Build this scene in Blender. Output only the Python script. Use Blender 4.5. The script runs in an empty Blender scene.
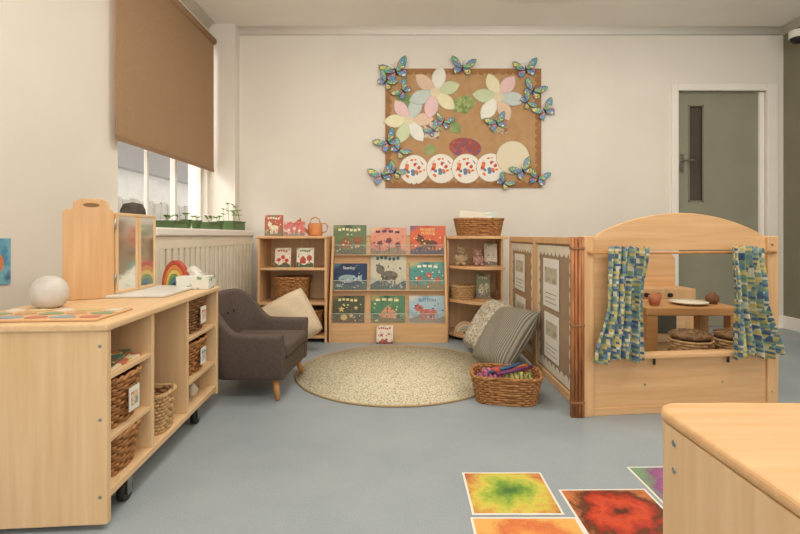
import bpy, bmesh, math, random
from mathutils import Vector, Matrix, Euler
random.seed(7)
S=bpy.context.scene; C=S.collection
R=math.radians
def lin(c):
    o=[]
    for v in c[:3]:
        v=v/255.0
        o.append(v/12.92 if v<=.04045 else ((v+.055)/1.055)**2.4)
    return (o[0],o[1],o[2],1)
# ---------------------------------------------------------------- materials
def base(name,rough=.6,metal=0,spec=.35):
    m=bpy.data.materials.new(name); m.use_nodes=True
    nt=m.node_tree; b=nt.nodes['Principled BSDF']
    b.inputs['Roughness'].default_value=rough; b.inputs['Metallic'].default_value=metal
    b.inputs['Specular IOR Level'].default_value=spec
    return m,nt,b
def coords(nt,sc=(1,1,1)):
    t=nt.nodes.new('ShaderNodeTexCoord'); mp=nt.nodes.new('ShaderNodeMapping')
    mp.inputs['Scale'].default_value=sc
    nt.links.new(t.outputs['Object'],mp.inputs['Vector']); return mp.outputs['Vector']
def ramp(nt,fac,stops,const=False):
    r=nt.nodes.new('ShaderNodeValToRGB'); cr=r.color_ramp
    if const: cr.interpolation='CONSTANT'
    while len(cr.elements)<len(stops): cr.elements.new(.5)
    for e,(p,c) in zip(cr.elements,stops): e.position=p; e.color=lin(c)
    nt.links.new(fac,r.inputs['Fac']); return r.outputs['Color']
def M(name,c,c2=None,rough=.6,scale=8,st=(1,1,1),bump=0,lo=.35,hi=.65,detail=3,metal=0,spec=.35,bscale=None):
    m,nt,b=base(name,rough,metal,spec)
    c2=c2 or tuple(max(0,v*.95) for v in c)
    v=coords(nt,st); n=nt.nodes.new('ShaderNodeTexNoise')
    n.inputs['Scale'].default_value=scale; n.inputs['Detail'].default_value=detail
    nt.links.new(v,n.inputs['Vector'])
    nt.links.new(ramp(nt,n.outputs['Fac'],[(lo,c2),(hi,c)]),b.inputs['Base Color'])
    if bump:
        bp=nt.nodes.new('ShaderNodeBump'); bp.inputs['Strength'].default_value=bump; bp.inputs['Distance'].default_value=.004
        src=n
        if bscale:
            src=nt.nodes.new('ShaderNodeTexNoise'); src.inputs['Scale'].default_value=bscale; nt.links.new(v,src.inputs['Vector'])
        nt.links.new(src.outputs['Fac'],bp.inputs['Height']); nt.links.new(bp.outputs['Normal'],b.inputs['Normal'])
    return m
def patches(name,cols,scale=20,st=(1,1,1),rand=1.0,metric='EUCLIDEAN',rough=.7,edge=None):
    m,nt,b=base(name,rough)
    v=coords(nt,st); vo=nt.nodes.new('ShaderNodeTexVoronoi'); vo.distance=metric
    vo.inputs['Scale'].default_value=scale; vo.inputs['Randomness'].default_value=rand
    nt.links.new(v,vo.inputs['Vector'])
    sp=nt.nodes.new('ShaderNodeSeparateColor'); nt.links.new(vo.outputs['Color'],sp.inputs['Color'])
    n=len(cols); col=ramp(nt,sp.outputs[0],[(i/n,c) for i,c in enumerate(cols)],True)
    if edge:
        v2=nt.nodes.new('ShaderNodeTexVoronoi'); v2.feature='DISTANCE_TO_EDGE'; v2.inputs['Scale'].default_value=scale
        v2.inputs['Randomness'].default_value=rand; nt.links.new(v,v2.inputs['Vector'])
        lt=nt.nodes.new('ShaderNodeMath'); lt.operation='LESS_THAN'; lt.inputs[1].default_value=edge[1]
        nt.links.new(v2.outputs['Distance'],lt.inputs[0])
        mx=nt.nodes.new('ShaderNodeMix'); mx.data_type='RGBA'
        nt.links.new(lt.outputs[0],mx.inputs['Factor']); nt.links.new(col,mx.inputs['A']); mx.inputs['B'].default_value=lin(edge[0])
        col=mx.outputs['Result']
    nt.links.new(col,b.inputs['Base Color']); return m
def blend(name,stops,scale=6,rough=.5,detail=4,dist=0,st=(1,1,1)):
    m,nt,b=base(name,rough)
    n=nt.nodes.new('ShaderNodeTexNoise'); n.inputs['Scale'].default_value=scale; n.inputs['Detail'].default_value=detail
    n.inputs['Distortion'].default_value=dist
    nt.links.new(coords(nt,st),n.inputs['Vector'])
    nt.links.new(ramp(nt,n.outputs['Fac'],stops),b.inputs['Base Color']); return m
def glow(name,c,s):
    m,nt,b=base(name); b.inputs['Emission Color'].default_value=lin(c); b.inputs['Emission Strength'].default_value=s
    b.inputs['Base Color'].default_value=lin(c); return m
def clear(name,c,alpha,rough=.05):
    m,nt,b=base(name,rough); b.inputs['Base Color'].default_value=lin(c); b.inputs['Alpha'].default_value=alpha
    return m
WD=(227,184,136); WL=(210,164,114)
def wood(name,a,b2,ax,rough=.45):
    st=[14,14,14]; st[ax]=.9
    return M(name,a,b2,rough,3.2,tuple(st),.06,.28,.72,6,spec=.4)
wx=wood('birch_x',WD,WL,0); wy=wood('birch_y',WD,WL,1); wz=wood('birch_z',WD,WL,2)
PD=(232,199,156); PL=(219,181,134)
wlx=wood('pale_birch_x',PD,PL,0); wly=wood('pale_birch_y',PD,PL,1); wlz=wood('pale_birch_z',PD,PL,2)
honey=wood('honey_wood',(208,150,92),(186,128,70),2)
m_wall=M('wall_paint',(233,226,214),(229,221,209),.85,2,bump=.04,bscale=120)
m_ceil=M('ceiling_paint',(242,237,227),(238,232,222),.9,2)
m_trim=M('white_gloss_paint',(243,237,226),(239,232,221),.5,3)
m_olive=M('olive_wall_paint',(136,131,109),(130,125,104),.8,3)
m_door=M('olive_door_paint',(152,149,129),(146,143,124),.55,3)
m_dark=M('dark_glass',(92,86,74),(82,76,65),.2,3)
m_metal=M('brushed_metal',(180,176,168),(150,146,140),.3,20,metal=.9)
m_black=M('black_rubber',(44,42,41),(34,33,33),.5,10)
m_white=M('white_card',(236,232,223),(230,226,216),.7,6)
m_paper=M('cream_paper',(236,228,208),(228,219,198),.8,10)
m_kraft=M('kraft_paper',(192,153,110),(184,144,101),.85,14)
m_kraft2=M('kraft_border',(166,122,80),(156,110,72),.85,14)
m_wick=M('wicker',(192,138,86),(146,97,54),.65,60,bump=.3)
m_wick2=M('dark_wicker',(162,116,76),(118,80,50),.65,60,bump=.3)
m_wick3=M('pale_wicker',(212,176,130),(178,140,94),.65,60,bump=.3)
m_blind=M('blind_fabric',(168,136,105),(161,129,98),.9,90,(1,1,1))
# ---------------------------------------------------------------- mesh builder
class B:
    def __init__(s): s.bm=bmesh.new()
    def box(s,x0,x1,y0,y1,z0,z1):
        r=bmesh.ops.create_cube(s.bm,size=1)
        vs=r['verts']
        bmesh.ops.scale(s.bm,vec=(abs(x1-x0),abs(y1-y0),abs(z1-z0)),verts=vs)
        bmesh.ops.translate(s.bm,vec=Vector(((x0+x1)/2,(y0+y1)/2,(z0+z1)/2)),verts=vs); return s
    def cyl(s,p0,p1,r0,r1=None,seg=16,smooth=True):
        r1=r0 if r1 is None else r1
        p0=Vector(p0);p1=Vector(p1);d=p1-p0
        q=d.to_track_quat('Z','Y'); A=[];D=[]
        for i in range(seg):
            a=2*math.pi*i/seg; o=Vector((math.cos(a),math.sin(a),0))
            A.append(s.bm.verts.new(p0+q@(o*r0))); D.append(s.bm.verts.new(p1+q@(o*r1)))
        for i in range(seg):
            j=(i+1)%seg; f=s.bm.faces.new((A[i],A[j],D[j],D[i])); f.smooth=smooth
        s.bm.faces.new(A[::-1]); s.bm.faces.new(D); return s
    def sph(s,c,r,u=18,v=12):
        if not hasattr(r,'__len__'): r=(r,r,r)
        q=bmesh.ops.create_uvsphere(s.bm,u_segments=u,v_segments=v,radius=1)
        bmesh.ops.scale(s.bm,vec=r,verts=q['verts']); bmesh.ops.translate(s.bm,vec=c,verts=q['verts'])
        for x in q['verts']:
            for f in x.link_faces: f.smooth=True
        return s
    def lathe(s,prof,c=(0,0,0),seg=28):
        rings=[]
        for r,z in prof:
            if r<1e-5: rings.append([s.bm.verts.new((c[0],c[1],c[2]+z))])
            else: rings.append([s.bm.verts.new((c[0]+r*math.cos(2*math.pi*i/seg),c[1]+r*math.sin(2*math.pi*i/seg),c[2]+z)) for i in range(seg)])
        for a,b in zip(rings,rings[1:]):
            for i in range(seg):
                j=(i+1)%seg
                if len(a)==1 and len(b)==1: continue
                if len(a)==1: f=s.bm.faces.new((a[0],b[i],b[j]))
                elif len(b)==1: f=s.bm.faces.new((a[i],a[j],b[0]))
                else: f=s.bm.faces.new((a[i],a[j],b[j],b[i]))
                f.smooth=True
        return s
    def tube(s,pts,r,seg=6,closed=False):
        pts=[Vector(p) for p in pts]; n=len(pts); rings=[]
        for i,p in enumerate(pts):
            a=pts[(i-1)%n] if (closed or i>0) else p; b=pts[(i+1)%n] if (closed or i<n-1) else p
            d=(b-a).normalized(); up=Vector((0,0,1)) if abs(d.z)<.9 else Vector((1,0,0))
            u=d.cross(up).normalized(); w=u.cross(d)
            rr=r[i] if hasattr(r,'__len__') else r
            rings.append([s.bm.verts.new(p+(u*math.cos(2*math.pi*k/seg)+w*math.sin(2*math.pi*k/seg))*rr) for k in range(seg)])
        for i in range(n if closed else n-1):
            a=rings[i];b=rings[(i+1)%n]
            for k in range(seg):
                l=(k+1)%seg; f=s.bm.faces.new((a[k],a[l],b[l],b[k])); f.smooth=True
        if not closed: s.bm.faces.new(rings[0][::-1]); s.bm.faces.new(rings[-1])
        return s
    def prism(s,pts,ax,a0,a1):
        def mk(p,a):
            if ax==0: return (a,p[0],p[1])
            if ax==1: return (p[0],a,p[1])
            return (p[0],p[1],a)
        A=[s.bm.verts.new(mk(p,a0)) for p in pts]; D=[s.bm.verts.new(mk(p,a1)) for p in pts]; n=len(pts)
        s.bm.faces.new(A[::-1]); s.bm.faces.new(D)
        for i in range(n):
            j=(i+1)%n; s.bm.faces.new((A[i],A[j],D[j],D[i]))
        return s
    def quadgrid(s,fn,nu,nv,smooth=True,closeu=False):
        g=[[s.bm.verts.new(fn(i/nu,j/nv)) for j in range(nv+1)] for i in range(nu+(0 if closeu else 1))]
        L=len(g)
        for i in range(nu):
            for j in range(nv):
                f=s.bm.faces.new((g[i][j],g[(i+1)%L][j],g[(i+1)%L][j+1],g[i][j+1])); f.smooth=smooth
        return s
    def obj(s,name,mat,parent=None,bevel=0,loc=None,rot=None,solid=0,sub=0,seg=2):
        bmesh.ops.recalc_face_normals(s.bm,faces=s.bm.faces[:])
        me=bpy.data.meshes.new(name); s.bm.to_mesh(me); s.bm.free()
        o=bpy.data.objects.new(name,me); C.objects.link(o); me.materials.append(mat)
        if parent: o.parent=parent
        if loc: o.location=loc
        if rot: o.rotation_euler=rot
        if solid: md=o.modifiers.new('s','SOLIDIFY'); md.thickness=solid; md.offset=0
        if bevel: md=o.modifiers.new('b','BEVEL'); md.width=bevel; md.segments=seg; md.limit_method='ANGLE'
        if sub: md=o.modifiers.new('u','SUBSURF'); md.levels=sub; md.render_levels=sub
        return o
def tag(o,label,cat,group=None):
    o['label']=label; o['category']=cat
    if group: o['group']=group
    return o
def T(name,label,cat,loc=(0,0,0),rot=(0,0,0),group=None,sc=None):
    e=bpy.data.objects.new(name,None); C.objects.link(e); e.empty_display_size=.05
    e.location=loc; e.rotation_euler=rot
    if sc: e.scale=sc
    return tag(e,label,cat,group)
def struct(o): o['kind']='structure'; return o
def TS(name,loc):
    e=bpy.data.objects.new(name,None); C.objects.link(e); e.location=loc; return struct(e)
def dup(root,loc,rot=None,label=None,sc=None):
    def cp(o,par):
        n=o.copy(); C.objects.link(n)
        if par: n.parent=par
        for ch in list(o.children): cp(ch,n)
        return n
    n=cp(root,None); n.location=loc
    if rot: n.rotation_euler=rot
    if label: n['label']=label
    if sc: n.scale=sc
    return n
def text(parent,s,size,loc,mat,rot=(R(90),0,0),name='title_lettering'):
    cu=bpy.data.curves.new('t','FONT'); cu.body=s; cu.size=size; cu.align_x='CENTER'; cu.extrude=.0003; cu.resolution_u=2; cu.space_line=.9
    o=bpy.data.objects.new('t',cu); C.objects.link(o)
    dg=bpy.context.evaluated_depsgraph_get(); me=bpy.data.meshes.new_from_object(o.evaluated_get(dg))
    bpy.data.objects.remove(o); me.materials.clear(); me.materials.append(mat)
    n=bpy.data.objects.new(name,me); C.objects.link(n); n.parent=parent; n.location=loc; n.rotation_euler=rot; return n
def ell(rx,rz,n=24,cx=0,cz=0,a0=0,a1=2*math.pi):
    return [(cx+rx*math.cos(a0+(a1-a0)*i/n),cz+rz*math.sin(a0+(a1-a0)*i/n)) for i in range(n)]
def rrect(x0,x1,z0,z1,r,n=5):
    o=[]
    for cx,cz,a in ((x1-r,z0+r,-90),(x1-r,z1-r,0),(x0+r,z1-r,90),(x0+r,z0+r,180)):
        for i in range(n+1):
            t=R(a+90*i/n); o.append((cx+r*math.cos(t),cz+r*math.sin(t)))
    return o
# ---------------------------------------------------------------- room
XL,XR,YB,YF,HC=-1.66,3.29,4.0,-1.6,2.60
m_floor,nt,b=base('floor_vinyl',.42,0,.4)
v=coords(nt); n1=nt.nodes.new('ShaderNodeTexNoise'); n1.inputs['Scale'].default_value=2.6; n1.inputs['Detail'].default_value=8; n1.inputs['Roughness'].default_value=.62
n2=nt.nodes.new('ShaderNodeTexNoise'); n2.inputs['Scale'].default_value=200; n2.inputs['Detail'].default_value=2
nt.links.new(v,n1.inputs['Vector']); nt.links.new(v,n2.inputs['Vector'])
mx=nt.nodes.new('ShaderNodeMix'); mx.data_type='RGBA'; mx.blend_type='MULTIPLY'; mx.inputs['Factor'].default_value=1
nt.links.new(ramp(nt,n1.outputs['Fac'],[(.30,(150,161,168)),(.70,(166,175,180))]),mx.inputs['A'])
nt.links.new(ramp(nt,n2.outputs['Fac'],[(.35,(240,240,240)),(.6,(255,255,255))]),mx.inputs['B'])
nt.links.new(mx.outputs['Result'],b.inputs['Base Color'])
struct(B().box(XL-.2,XR+.1,YF,YB+.15,-.06,0).obj('floor',m_floor))
struct(B().box(XL-.2,XR+.1,YF,YB+.15,HC,HC+.06).obj('ceiling',m_ceil))
WY0,WY1,WH0,WH1=2.66,3.86,.86,2.42
struct(B().box(XL-.16,XL,YF,WY0,0,HC).box(XL-.16,XL,WY1,YB,0,HC).box(XL-.16,XL,WY0,WY1,0,WH0).box(XL-.16,XL,WY0,WY1,WH1,HC).obj('wall_left',m_wall))
DX0,DX1,DH=2.37,3.14,2.06
struct(B().box(XL-.16,DX0,YB,YB+.12,0,HC).box(DX1,XR+.1,YB,YB+.12,0,HC).box(DX0,DX1,YB,YB+.12,DH,HC).obj('wall_back',m_wall))
struct(B().box(XR,XR+.1,YF,YB,0,HC).obj('wall_right',m_olive))
struct(B().box(XL,-1.44,3.90,YB,0,HC).obj('wall_pier',m_wall))
def cove(pts0,pts1,nx,ny,name,r=.055):
    bb=B()
    prof=[(0,0)]+[(r-r*math.cos(math.pi/2*i/8),-r+r*math.sin(math.pi/2*i/8)) for i in range(9)]
    A=[bb.bm.verts.new((pts0[0]+nx*p,pts0[1]+ny*p,HC+q)) for p,q in prof]
    D=[bb.bm.verts.new((pts1[0]+nx*p,pts1[1]+ny*p,HC+q)) for p,q in prof]
    for i in range(len(A)):
        j=(i+1)%len(A); f=bb.bm.faces.new((A[i],A[j],D[j],D[i])); f.smooth=True
    bb.bm.faces.new(A); bb.bm.faces.new(D[::-1])
    struct(bb.obj(name,m_trim))
cove((-1.44,YB),(XR,YB),0,-1,'trim_1')
cove((XL,YF),(XL,3.90),1,0,'trim_2')
cove((XR,YF),(XR,YB),-1,0,'trim_4')
struct(B().box(-1.44,DX0-.07,YB-.018,YB,0,.11).box(DX1+.07,XR,YB-.018,YB,0,.11).obj('baseboard_back',m_trim,bevel=.004))
struct(B().box(XR-.018,XR,YF,YB-.02,0,.11).obj('baseboard_right',m_trim,bevel=.004))
struct(B().box(XL,XL+.018,YF,2.25,0,.11).obj('baseboard_left',m_trim,bevel=.004))
struct(B().box(DX0-.06,DX0,YB-.02,YB+.02,0,DH+.06).box(DX1,DX1+.09,YB-.02,YB+.02,0,DH+.06).box(DX0,DX1,YB-.02,YB+.02,DH,DH+.06)
   .box(DX0,DX0+.015,YB+.02,YB+.1,0,DH).box(DX1-.04,DX1,YB+.02,YB+.1,0,DH).obj('trim_5',m_trim,bevel=.004))
# door
d=TS('door_1',(DX0+.015,YB+.04,0))
W=DX1-DX0-.055
B().box(0,.10,0,.045,.005,DH-.005).box(.235,W,0,.045,.005,DH-.005).box(.10,.235,0,.045,.005,1.10).box(.10,.235,0,.045,1.95,DH-.005).obj('door_leaf',m_door,d)
B().box(.10,.235,.018,.026,1.10,1.95).obj('vision_panel',m_dark,d)
B().box(.10,.235,-.006,.0,1.10,1.112).box(.10,.235,-.006,0,1.938,1.95).box(.10,.112,-.006,0,1.10,1.95).box(.223,.235,-.006,0,1.10,1.95).obj('panel_bead',M('bead',(136,132,112)),d)
B().box(.02,.06,-.008,0,1.36,1.52).cyl((.04,-.008,1.46),(.04,-.045,1.46),.009).cyl((.035,-.045,1.46),(.13,-.045,1.46),.009).obj('door_handle',m_metal,d,bevel=.001)
# window
w=TS('window_1',(XL-.06,0,0))
fr=B()
for z in (WH0+.02,WH1-.03): fr.box(-.02,.02,WY0,WY1,z-.02,z+.025)
for y in (WY0+.015,3.42,WY1-.015): fr.box(-.02,.02,y-.016,y+.016,WH0,WH1)
fr.box(-.012,.012,3.05,3.07,WH0,WH1)
fr.box(-.02,.02,WY0,WY1,1.5,1.53)
fr.obj('window_frame',M('white_upvc',(220,216,208)),w,bevel=.003)
B().box(-.004,.004,WY0+.02,WY1-.02,WH0+.02,WH1-.02).obj('window_pane',clear('window_glass',(230,238,240),.07),w)
B().box(-.02,.012,2.67,WY1-.01,WH0-.02,WH0+.012).obj('window_board',m_trim,w,bevel=.003,loc=(.05,0,0))
# roller blind
rb=T('roller_blind','brown fabric roller blind pulled half down over the window','blind',(XL+.045,0,0))
B().box(-.003,.003,2.575,3.875,1.36,2.42).obj('blind_fabric',m_blind,rb)
B().cyl((0,2.57,2.44),(0,3.88,2.44),.028).obj('roller_tube',m_blind,rb)
B().box(-.008,.008,2.575,3.875,1.338,1.364).obj('hem_bar',M('hem_bar',(152,120,92)),rb,bevel=.003)
# outside
m_ext=M('weathered_fence',(178,170,158),(152,145,134),.9,6,(1,8,1))
fb=B()
for i in range(34): fb.box(-4.3,-4.27,3.0+i*.22,3.2+i*.22,-.3,1.36+.03*(i%2))
fb.box(-4.27,-4.22,3,10.4,1.0,1.1)
tag(fb.obj('garden_fence',m_ext),'weathered pale grey board fence outside the window','fence')
hb=T('neighbouring_building','pale rendered building with grey roof beyond the fence','building',(-11,0,0))
B().box(-1,0,6,40,-.5,3.4).obj('rendered_wall',M('pale_render',(200,196,188),(190,186,178),.9,3),hb)
B().prism([(-2,3.4),(.4,3.4),(-1,5.2)],1,6,40).obj('pitched_roof',M('slate_roof',(140,137,132),(126,123,120),.9,6),hb)
# radiator cover
rc=T('radiator_cover','cream white painted slatted radiator cover below the window','radiator cover',(0,0,0))
B().box(XL+.002,-1.27,2.36,3.89,.80,.845).obj('top_board',m_trim,rc,bevel=.008)
sl=B()
m_cov=M('cream_slats',(240,229,209),(234,222,201),.6,5)
y=2.42
while y<3.83:
    sl.box(-1.302,-1.286,y,y+.046,.09,.74); y+=.070
sl.box(-1.31,-1.285,2.37,3.89,.73,.80).box(-1.31,-1.285,2.37,3.89,0,.10).box(-1.312,-1.284,2.37,2.41,0,.8)
sl.obj('slatted_front',m_cov,rc,bevel=.003)
B().box(XL+.005,-1.312,2.37,2.39,0,.80).obj('end_panel',m_cov,rc)
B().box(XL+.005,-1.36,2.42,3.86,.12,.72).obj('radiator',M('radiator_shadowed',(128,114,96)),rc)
# CCTV dome
cc=T('security_camera','white wall mounted dome security camera with black lens','security camera',(XR,3.72,2.40))
B().box(-.04,0,-.04,.04,-.02,.07).cyl((-.04,0,.05),(-.10,0,.05),.018).cyl((-.12,0,.0),(-.12,0,.06),.055).obj('camera_bracket',m_white,cc,bevel=.006)
B().sph((-.12,0,0),(.048,.048,.045)).obj('camera_dome',m_black,cc)
# picture on the left wall
wp=T('wall_picture','small blue painted picture pinned to the white wall','picture',(XL+.003,1.86,.60))
B().box(0,.003,-.09,.07,0,.19).obj('picture_sheet',blend('blue_paint',[(.35,(80,146,180)),(.5,(130,186,204)),(.65,(76,126,166))],14),wp)
B().prism(ell(.035,.04,14,-.0,.09),0,.003,.005).obj('painted_motif',M('orange_paint',(226,140,90)),wp)
# ---------------------------------------------------------------- basket factory
def basket(w,dp,h,mat,label,loc,rz=0,rnd=.45,rows=9,group=None,name='wicker_basket',card=None,taper=.86):
    e=T(name,label,'basket',loc,(0,0,rz),group)
    def P(t,sx,sy):
        c,s_=math.cos(t),math.sin(t)
        return (sx*math.copysign(abs(c)**rnd,c),sy*math.copysign(abs(s_)**rnd,s_))
    N=72; bb=B(); rr=h/rows/2
    for k in range(rows):
        z=rr+k*2*rr; f=taper+(1-taper)*(z/h); pts=[]
        for i in range(N):
            t=2*math.pi*i/N; o=.0035*(1 if (i//2+k)%2 else -1)
            x,y=P(t,w/2*f-.006+o,dp/2*f-.006+o); pts.append((x,y,z))
        bb.tube(pts,rr*1.05,5,True)
    bb.obj('woven_side',mat,e)
    def sh(u,v):
        t=2*math.pi*u; f=taper+(1-taper)*v; x,y=P(t,w/2*f-.010,dp/2*f-.010); return (x,y,.004+v*(h-.01))
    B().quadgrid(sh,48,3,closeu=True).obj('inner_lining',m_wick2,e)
    bb=B(); vs=[bb.bm.verts.new((*P(2*math.pi*i/48,w/2*taper-.01,dp/2*taper-.01),.005)) for i in range(48)]; bb.bm.faces.new(vs)
    bb.obj('woven_base',mat,e)
    pts=[]; pts2=[]
    for i in range(96):
        t=2*math.pi*i/96; a=i*.9
        x,y=P(t,w/2-.004+.004*math.cos(a),dp/2-.004+.004*math.cos(a)); pts.append((x,y,h+.004*math.sin(a)))
        x,y=P(t,w/2-.004-.004*math.cos(a),dp/2-.004-.004*math.cos(a)); pts2.append((x,y,h-.004*math.sin(a)))
    B().tube(pts,.0055,5,True).tube(pts2,.0055,5,True).obj('braided_rim',mat,e)
    if card:
        B().box(-.03,.03,-dp/2-.006,-dp/2-.004,h*.25,h*.25+.07).obj('label_card',m_white,e)
        B().box(-.02,.02,-dp/2-.0075,-dp/2-.006,h*.25+.015,h*.25+.055).obj('card_picture',card,e)
    return e
pic1=blend('picture_mix',[(.35,(200,100,76)),(.5,(230,214,176)),(.65,(100,140,120))],30)
pic2=blend('picture_mix_blue',[(.35,(80,120,160)),(.5,(225,217,196)),(.65,(190,124,150))],30)
# ---------------------------------------------------------------- storage unit (left)
UH=.563; UL=.93; UD=.45; UX=-.81
u=T('storage_unit','pale birch mobile shelf unit with open cubbies on casters','shelf unit',(UX,1.25,0),(0,0,R(4.5)))
B().box(-UD-.006,.006,-.008,UL+.008,UH-.022,UH).obj('top_board',wly,u,bevel=.006)
B().box(-UD,0,0,.022,.015,UH-.022).obj('end_panel',wlz,u,bevel=.003)
B().box(-UD,0,UL-.022,UL,.06,UH-.022).obj('end_panel',wlz,u,bevel=.003)
B().box(-UD+.008,-.002,.022,UL-.022,.078,.10).obj('bottom_shelf',wly,u,bevel=.003)
B().box(-UD,-UD+.008,.022,UL-.022,.10,UH-.022).obj('back_panel',wly,u)
B().box(-UD+.008,-.004,.27,.288,.10,UH-.022).obj('divider',wlz,u,bevel=.002)
B().box(-UD+.008,-.004,.565,.583,.10,UH-.022).obj('divider',wlz,u,bevel=.002)
for z in (.225,.40): B().box(-UD+.008,-.008,.022,.27,z,z+.015).obj('shelf',wly,u,bevel=.002)
for z in (.20,.375): B().box(-UD+.008,-.008,.583,UL-.022,z,z+.015).obj('shelf',wly,u,bevel=.002)
for (x,y) in ((-.03,.15),(-.03,.72),(-UD+.04,.15),(-UD+.04,.72)):
    c=B().cyl((x-.011,y,.028),(x+.011,y,.028),.028,seg=20).obj('caster',m_black,u)
    B().box(x-.017,x-.013,y-.014,y+.012,.02,.075).obj('fork_cheek',m_metal,c)
    B().box(x+.013,x+.017,y-.014,y+.012,.02,.075).obj('fork_cheek',m_metal,c)
    B().box(x-.017,x+.017,y-.016,y+.016,.07,.078).obj('mounting_plate',m_metal,c)
for z in (.09,.30,.50):
    B().cyl((-.018,-.0005,z),(-.018,.0008,z),.005,seg=12).obj('screw_head',m_metal,u)
th=R(4.5)
def ul(x,y,z): return (UX+x*math.cos(th)-y*math.sin(th),1.25+x*math.sin(th)+y*math.cos(th),z)
G='wicker baskets in the storage unit'
def cub(x,y,z,w,dp,h,mat,lab,card=None):
    return basket(w,dp,h,mat,lab,ul(x,y,z),th+R(90),group=G,card=card,rows=max(8,int(h/.0115)),rnd=.6)
cub(-.155,.146,.2405,.235,.30,.142,m_wick,'brown wicker basket with picture card in the middle cubby',pic1)
cub(-.155,.146,.1005,.235,.30,.117,m_wick,'brown wicker basket on the bottom shelf of the unit',None)
cub(-.075,.425,.1005,.15,.14,.135,m_wick3,'small pale wicker basket standing in the open middle cubby',None)
cub(-.15,.745,.3905,.28,.28,.142,m_wick2,'dark wicker basket with picture card on the upper cubby shelf',pic1)
cub(-.15,.745,.2155,.28,.28,.135,m_wick,'brown wicker basket with picture card on the lower cubby shelf',pic2)
tag(B().box(-.07,.07,-.09,.09,0,.008).obj('picture_puzzle',patches('puzzle_cols',[(200,120,96),(230,204,134),(140,164,112),(230,220,190)],22),loc=ul(-.09,.146,.416),rot=(0,0,th)),'flat colourful picture puzzle lying in the top cubby','puzzle')
tag(B().box(-.06,.06,-.08,.08,0,.010).obj('picture_puzzle',patches('puzzle_cols2',[(90,134,116),(190,136,92),(220,192,110),(136,98,70)],26),loc=ul(-.10,.15,.425),rot=(0,0,th+.2)),'green and orange tray puzzle on another puzzle','puzzle')
for i,(yy,cc_,hh) in enumerate(((.64,(228,224,214),.05),(.70,(190,130,104),.035),(.77,(226,214,190),.06),(.84,(150,84,76),.03))):
    tag(B().lathe([(0,0),(.018,0),(.024,hh*.5),(.012,hh*.8),(0,hh)],seg=16).obj('toy_figure',M('toyfig%d'%i,cc_),loc=ul(-.06-.02*(i%2),yy,.1005)),'small rounded toy figure on the bottom shelf','toy','toy figures on the bottom shelf')
# ---- items on the unit top
zt=UH+.0008
mf=T('hinged_mirror','birch framed folding table mirror with arched end panel','mirror',(0,0,zt))
A0=Vector((-1.248,1.675)); A1=Vector((-1.112,1.758)); L=(A1-A0).length; ang=math.atan2(A1.y-A0.y,A1.x-A0.x)
wing=[(0,0),(L,0),(L,.322),(L-.004,.332),(L-.012,.336)]+[(L*.55+L*.36*math.copysign(abs(math.cos(math.pi*i/20))**.6,math.cos(math.pi*i/20)),.336+.040*math.sin(math.pi*i/20)**.6) for i in range(0,21)]+[(.012,.336),(.004,.332),(0,.322)]
B().prism(wing,1,0,.022).obj('wooden_wing',wz,mf,bevel=.003,loc=(A0.x,A0.y,0),rot=(0,0,ang))
B().prism(ell(.026,.008,16,L*.55,.352),1,-.001,.0).obj('handle_slot',M('slot',(140,104,70)),mf,loc=(A0.x,A0.y,0),rot=(0,0,ang))
mm,nt,b=base('mirror',.10,.9); b.inputs['Base Color'].default_value=lin((240,240,236))
H2=.315; py_,px_=1.771,-1.112
for (x0_,y0_,a_,ln_) in ((px_,py_,-4,.135),(px_+.010,py_+.140,5,.150)):
    LM=(x0_,y0_,.012); RM=(0,0,R(a_)); bb=B()
    bb.box(-.016,0,0,ln_,0,.014).box(-.016,0,0,ln_,H2-.014,H2).box(-.016,0,0,.016,.014,H2-.014).box(-.016,0,ln_-.012,ln_,.014,H2-.014)
    fm=bb.obj('mirror_panel',wlz,mf,bevel=.003,loc=LM,rot=RM)
    B().box(-.010,-.004,.016,ln_-.012,.014,H2-.014).obj('mirror_glass',mm,fm)
for z in (.05,.26): B().cyl((-1.111,1.763,z),(-1.111,1.763,z+.04),.005,seg=10).obj('hinge',m_metal,mf)
B().box(-.26,.13,-.15,.20,0,.012).obj('mirror_base',M('grey_white_tray',(222,219,212),(216,212,204),.4,4),mf,loc=(-1.06,1.90,0),rot=(0,0,th),bevel=.004)
tag(B().lathe([(0,0),(.030,0),(.045,.012),(.053,.034),(.054,.056),(.047,.080),(.032,.097),(.014,.105),(0,.106)],seg=36).obj('dome_ornament',M('frosted',(216,211,203),(200,194,186),.3,14),loc=(-1.175,1.52,zt)),'frosted white rounded ball ornament standing on the unit','ornament')
pz=T('shape_puzzle_board','flat wooden board with muted colourful picture pieces','puzzle',ul(-.235,.13,zt),(0,0,th))
B().box(-.18,.19,-.10,.10,0,.006).obj('board',wx,pz,bevel=.002)
k=0
for i in range(5):
    for j in range(3):
        cl=[(196,130,112),(216,192,140),(150,166,130),(150,168,178),(228,218,200),(204,160,124)][(i*3+j*2)%6]
        k+=1; rx=.026+.005*((i+j)%2)
        pts=[(-.14+i*.074+rx*math.cos(t)*(1+.18*math.sin(3*t+i)),-.062+j*.062+.022*math.sin(t)*(1+.15*math.cos(2*t+j))) for t in [2*math.pi*q/18 for q in range(18)]]
        B().prism(pts,2,.006,.0085).obj('shape_piece',M('pc%d'%k,cl),pz)
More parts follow.
